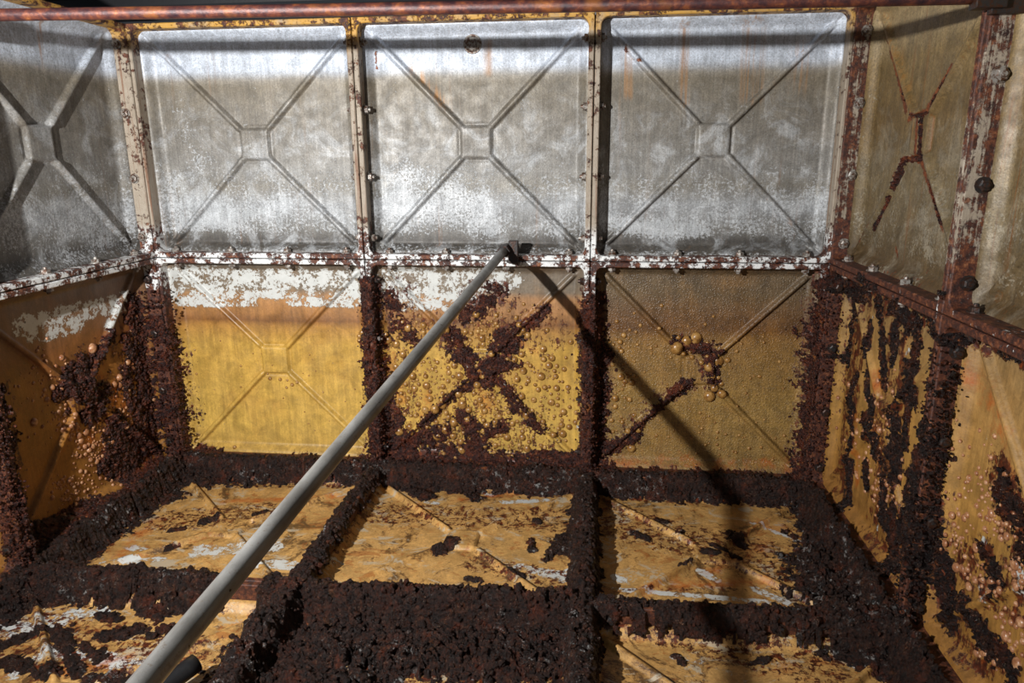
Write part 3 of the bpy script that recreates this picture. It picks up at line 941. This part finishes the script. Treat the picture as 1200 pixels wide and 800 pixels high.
L = [
    seg_lumps((1.86, -1.357, .10), (1.86, -1.357, 1.16), 924, (.03, .008, 0), (.0028, 0.0105), 1.1),
    seg_lumps((1.81, -1.32, .10), (1.81, -1.32, 1.2), 440, (.006, .022, 0), (.0028, 0.0077), 1.1),
]
lumps('rust_nodule', roots['right'], np.concatenate(L), M['crust_black'])

# ------------------------------------------------------------------ rust blisters
bm = bmesh.new()
bmesh.ops.create_uvsphere(bm, u_segments=10, v_segments=6, radius=1.0)
for v in list(bm.verts):
    if v.co.z < -.45: v.co.z = -.45
    v.co.z *= .62
for f in bm.faces: f.smooth = True
BL = {}
_b = bm_mesh('rust_blister', bm)
for k in ('blister', 'blister_amber'):
    c = _b.copy(); c.materials.append(M[k]); BL[k] = c
BV = np.array([v.co[:] for v in _b.vertices])
BF = np.array([list(p.vertices) + [p.vertices[-1]] * (4 - len(p.vertices)) for p in _b.polygons], dtype=object)


def blisters(w, regions, mat, big):
    """regions: (x1,y1,x2,y2,r_px, count, rmin_px, rmax_px); big ones become parts of their own"""
    W = WALLS[w]
    small, placed = [], []
    root = roots[w]
    pans = {(round((o.location.x - W['u0']) / P), round((o.location.y - W['v0']) / P)): o for o in root.children if o.name.startswith('panel')}
    for (x1, y1, x2, y2, rr, cnt, a, b) in regions:
        for _ in range(cnt):
            for _try in range(6):
                t = RNG.random(); q = rr * math.sqrt(RNG.random()); an = RNG.uniform(0, 6.283)
                ppx, ppy = x1 + (x2 - x1) * t + q * math.cos(an), y1 + (y2 - y1) * t + q * math.sin(an)
                u, v, s = px(ppx, ppy, w, .01)
                rad = (a + (b - a) * RNG.random() ** 2.2)
                r = rad * s
                lu, lv = (u - W['u0']) % P, (v - W['v0']) % P
                if min(lu, P - lu, lv, P - lv) < FT + r + .003 or v < (W['v0'] if w != 'floor' else -9): continue
                if all((u - k[0]) ** 2 + (v - k[1]) ** 2 > (.8 * (r + k[2])) ** 2 for k in placed): break
            else:
                continue
            placed.append((u, v, r))
            h = float(wall_h(w, np.array(u), np.array(v), False))
            if rad * 2 >= big:
                key = (int((u - W['u0']) // P), int((v - W['v0']) // P))
                if key not in pans: continue
                pan = pans[key]
                tr = pan.location
                link('rust_blister', BL[mat], pan, None,
                     Matrix.Translation((u - tr.x, v - tr.y, h)) @ Matrix.Rotation(RNG.uniform(0, 6), 4, 'Z') @ Matrix.Diagonal((r * RNG.uniform(.85, 1.15), r, r * RNG.uniform(.8, 1.2), 1)))
            else:
                small.append((u, v, h, r))
    if small:
        Vs = []; tri = []
        for k, (u, v, h, r) in enumerate(small):
            Vs.append(BV * r * np.array([1, 1, RNG.uniform(.9, 1.5)]) + np.array([u, v, h]))
        me = bpy.data.meshes.new('rust_blisters')
        nb = len(BV)
        faces = [tuple(i + k * nb for i in p.vertices) for k in range(len(small)) for p in _b.polygons]
        me.from_pydata(np.concatenate(Vs).tolist(), [], faces)
        me.polygons.foreach_set('use_smooth', np.full(len(me.polygons), True))
        tag(link('fine_rust_blisters', me, root, M[mat]), kind='stuff')


blisters('back', [
    (480, 400, 660, 400, 45, 130, 1.2, 5), (490, 460, 540, 460, 40, 150, 1.2, 6), (620, 440, 650, 500, 40, 120, 1.2, 6), (550, 470, 600, 530, 30, 110, 1.5, 6),
    (480, 380, 480, 500, 26, 60, 1.5, 6), (560, 380, 570, 400, 20, 26, 1.5, 4), (520, 500, 540, 520, 24, 50, 2, 6),
    (725, 380, 730, 520, 20, 46, 1.5, 6.5), (800, 405, 840, 420, 16, 18, 2, 8), (835, 440, 840, 465, 10, 8, 3, 8), (720, 380, 920, 420, 40, 40, 1, 2.5), (720, 500, 930, 530, 20, 70, .8, 2.2), (740, 440, 900, 480, 50, 60, .8, 2.2),
    (425, 395, 428, 402, 8, 6, 3, 6), (320, 440, 345, 455, 10, 7, 1.5, 3), (230, 530, 310, 530, 8, 12, 2.5, 7), (240, 400, 420, 480, 50, 26, .8, 1.6),
], 'blister_amber', 10)
blisters('left', [
    (60, 420, 75, 470, 25, 46, 1, 4.5), (70, 480, 100, 520, 14, 40, 1.5, 5), (105, 515, 130, 535, 18, 60, 1, 4), (130, 540, 140, 555, 16, 60, .8, 3), (70, 570, 95, 585, 16, 50, 1, 3.5),
    (145, 420, 150, 470, 14, 40, 1, 4.5), (108, 408, 108, 408, 4, 2, 5, 8), (40, 490, 42, 492, 3, 2, 5, 8), (45, 440, 60, 520, 30, 36, .8, 2.5), (155, 390, 165, 400, 8, 12, 1.5, 4), (120, 490, 180, 480, 22, 50, 1, 4),
    (88, 570, 100, 600, 26, 40, .8, 2.5), (98, 525, 105, 560, 20, 30, 1, 3),
], 'blister', 9)
blisters('right', [
    (1000, 470, 1015, 560, 26, 70, 1, 4), (1030, 440, 1040, 600, 22, 70, 1, 4.5), (1120, 480, 1125, 640, 12, 26, 2, 5), (1145, 500, 1150, 620, 18, 22, 1.5, 4), (1160, 560, 1175, 640, 22, 50, 2, 6),
    (1120, 640, 1160, 700, 20, 34, 2, 7), (1170, 690, 1195, 780, 16, 26, 3, 8), (1185, 660, 1198, 680, 12, 26, 3, 8), (1110, 560, 1116, 640, 8, 20, 2, 6), (1130, 740, 1180, 790, 14, 14, 2, 6), (1030, 560, 1035, 600, 14, 30, 1.5, 5),
], 'blister', 10)


# ------------------------------------------------------------------ pipes
def tube_mesh(name, a, b, r, seg=28, bend=0.0, cut=40, cap=True, ri=0.0):
    a, b = Vector(a), Vector(b)
    d = (b - a).normalized()
    s = d.cross(Vector((0, 0, 1))).normalized(); t = s.cross(d)
    bm = bmesh.new(); rings = []
    for k in range(cut + 1):
        f = k / cut
        c = a.lerp(b, f) - Vector((0, 0, bend * 4 * f * (1 - f)))
        rings.append([bm.verts.new(c + r * (math.cos(2 * math.pi * i / seg) * s + math.sin(2 * math.pi * i / seg) * t)) for i in range(seg)])
    for p, q in zip(rings[:-1], rings[1:]):
        for i in range(seg):
            f = bm.faces.new((p[i], p[(i + 1) % seg], q[(i + 1) % seg], q[i])); f.smooth = True
    if ri:   # open mouth with wall thickness at end b
        c = b
        inn = [bm.verts.new(c + ri * (math.cos(2 * math.pi * i / seg) * s + math.sin(2 * math.pi * i / seg) * t)) for i in range(seg)]
        dee = [bm.verts.new(v.co - d * .12) for v in inn]
        for i in range(seg):
            j = (i + 1) % seg
            bm.faces.new((rings[-1][i], rings[-1][j], inn[j], inn[i]))
            bm.faces.new((inn[i], inn[j], dee[j], dee[i]))
        bm.faces.new(dee)
    else:
        bm.faces.new(rings[-1])
    bm.faces.new(rings[0][::-1])
    bmesh.ops.recalc_face_normals(bm, faces=bm.faces)
    return bm_mesh(name, bm)


def empty(name, loc):
    o = bpy.data.objects.new(name, None); COL.objects.link(o); o.location = loc
    o.empty_display_size = .1
    return o


def local(me, loc):
    me.transform(Matrix.Translation(-Vector(loc)))
    return me


# long stay from the seam of the back wall past the camera
TIP = np.array([.166, -.165, 1.387])
_d = (169 - 600) / FPX * RI - (800 - 400) / FPX * UP + FW
NEAR = CAM + 1.10 * _d
DIR = (NEAR - TIP) / np.linalg.norm(NEAR - TIP)
END = TIP + DIR * 4.6
root = empty('stay_pole', TIP)
tag(root, 'long grey galvanised pole running diagonally from the back wall seam', 'pole')
link('shaft', local(tube_mesh('shaft', TIP + DIR * .03, END, .0224), TIP), root, M['pole'])
bm = bmesh.new(); prism_bm(bm, 6, .034, .034, -.02, .024); prism_bm(bm, 16, .022, .020, -.075, -.02)
bmesh.ops.recalc_face_normals(bm, faces=bm.faces)
q = Vector(DIR).to_track_quat('Z', 'Y').to_matrix().to_4x4()
link('end_nut', bm_mesh('end_nut', bm), root, M['bolt_dark'], Matrix.Translation(Vector(DIR) * .022) @ q)
bm = bmesh.new()
box_bm(bm, (-.004, -.03, -.075), (.046, .008, .045), .004)
box_bm(bm, (-.02, .008, -.075), (.05, .072, -.060), .003)
tag(link('lug', bm_mesh('lug', bm), root, M['bolt_dark'], Matrix.Translation((.022, .03, .0))), 'black steel lug')

# tie pipe across the tank from side wall to side wall
PY = -1.365
A = np.array([-1.80, PY, 2.352]); B = np.array([1.80, PY, 2.312])
root = empty('tie_pipe', A)
tag(root, 'rusty round pipe spanning the tank just below the roof', 'pipe')
link('shaft', local(tube_mesh('shaft', A, B, .0205, 24, .004), A), root, M['pipe'])
for e, s in ((A, 1), (B, -1)):
    bm = bmesh.new()
    box_bm(bm, (-.035, -.036, -.036), (.055, .012, .036), .004)
    box_bm(bm, (-.120, -.016, -.05), (-.0, .012, .05), .003)
    link('end_clevis', bm_mesh('end_clevis', bm), root, M['bolt_dark'], Matrix.Translation(Vector(e - A)) @ (Matrix.Identity(4) if s > 0 else Matrix.Rotation(math.pi, 4, 'Z') @ Matrix.Scale(-1, 4, (0, 1, 0))))

# black pipe stub lying on the floor
u, v, s = px(231, 783, 'floor', .075)
e = np.array([u, v, .10]); b = e + np.array([-.22, -.42, -.055])
root = link('pipe_stub', local(tube_mesh('pipe_stub', b, e, .034, 24, 0, 12, True, .027), b), None, M['rubber'])
root.location = Vector(b)
tag(root, 'short black pipe end lying on the floor under the grey pole', 'pipe')
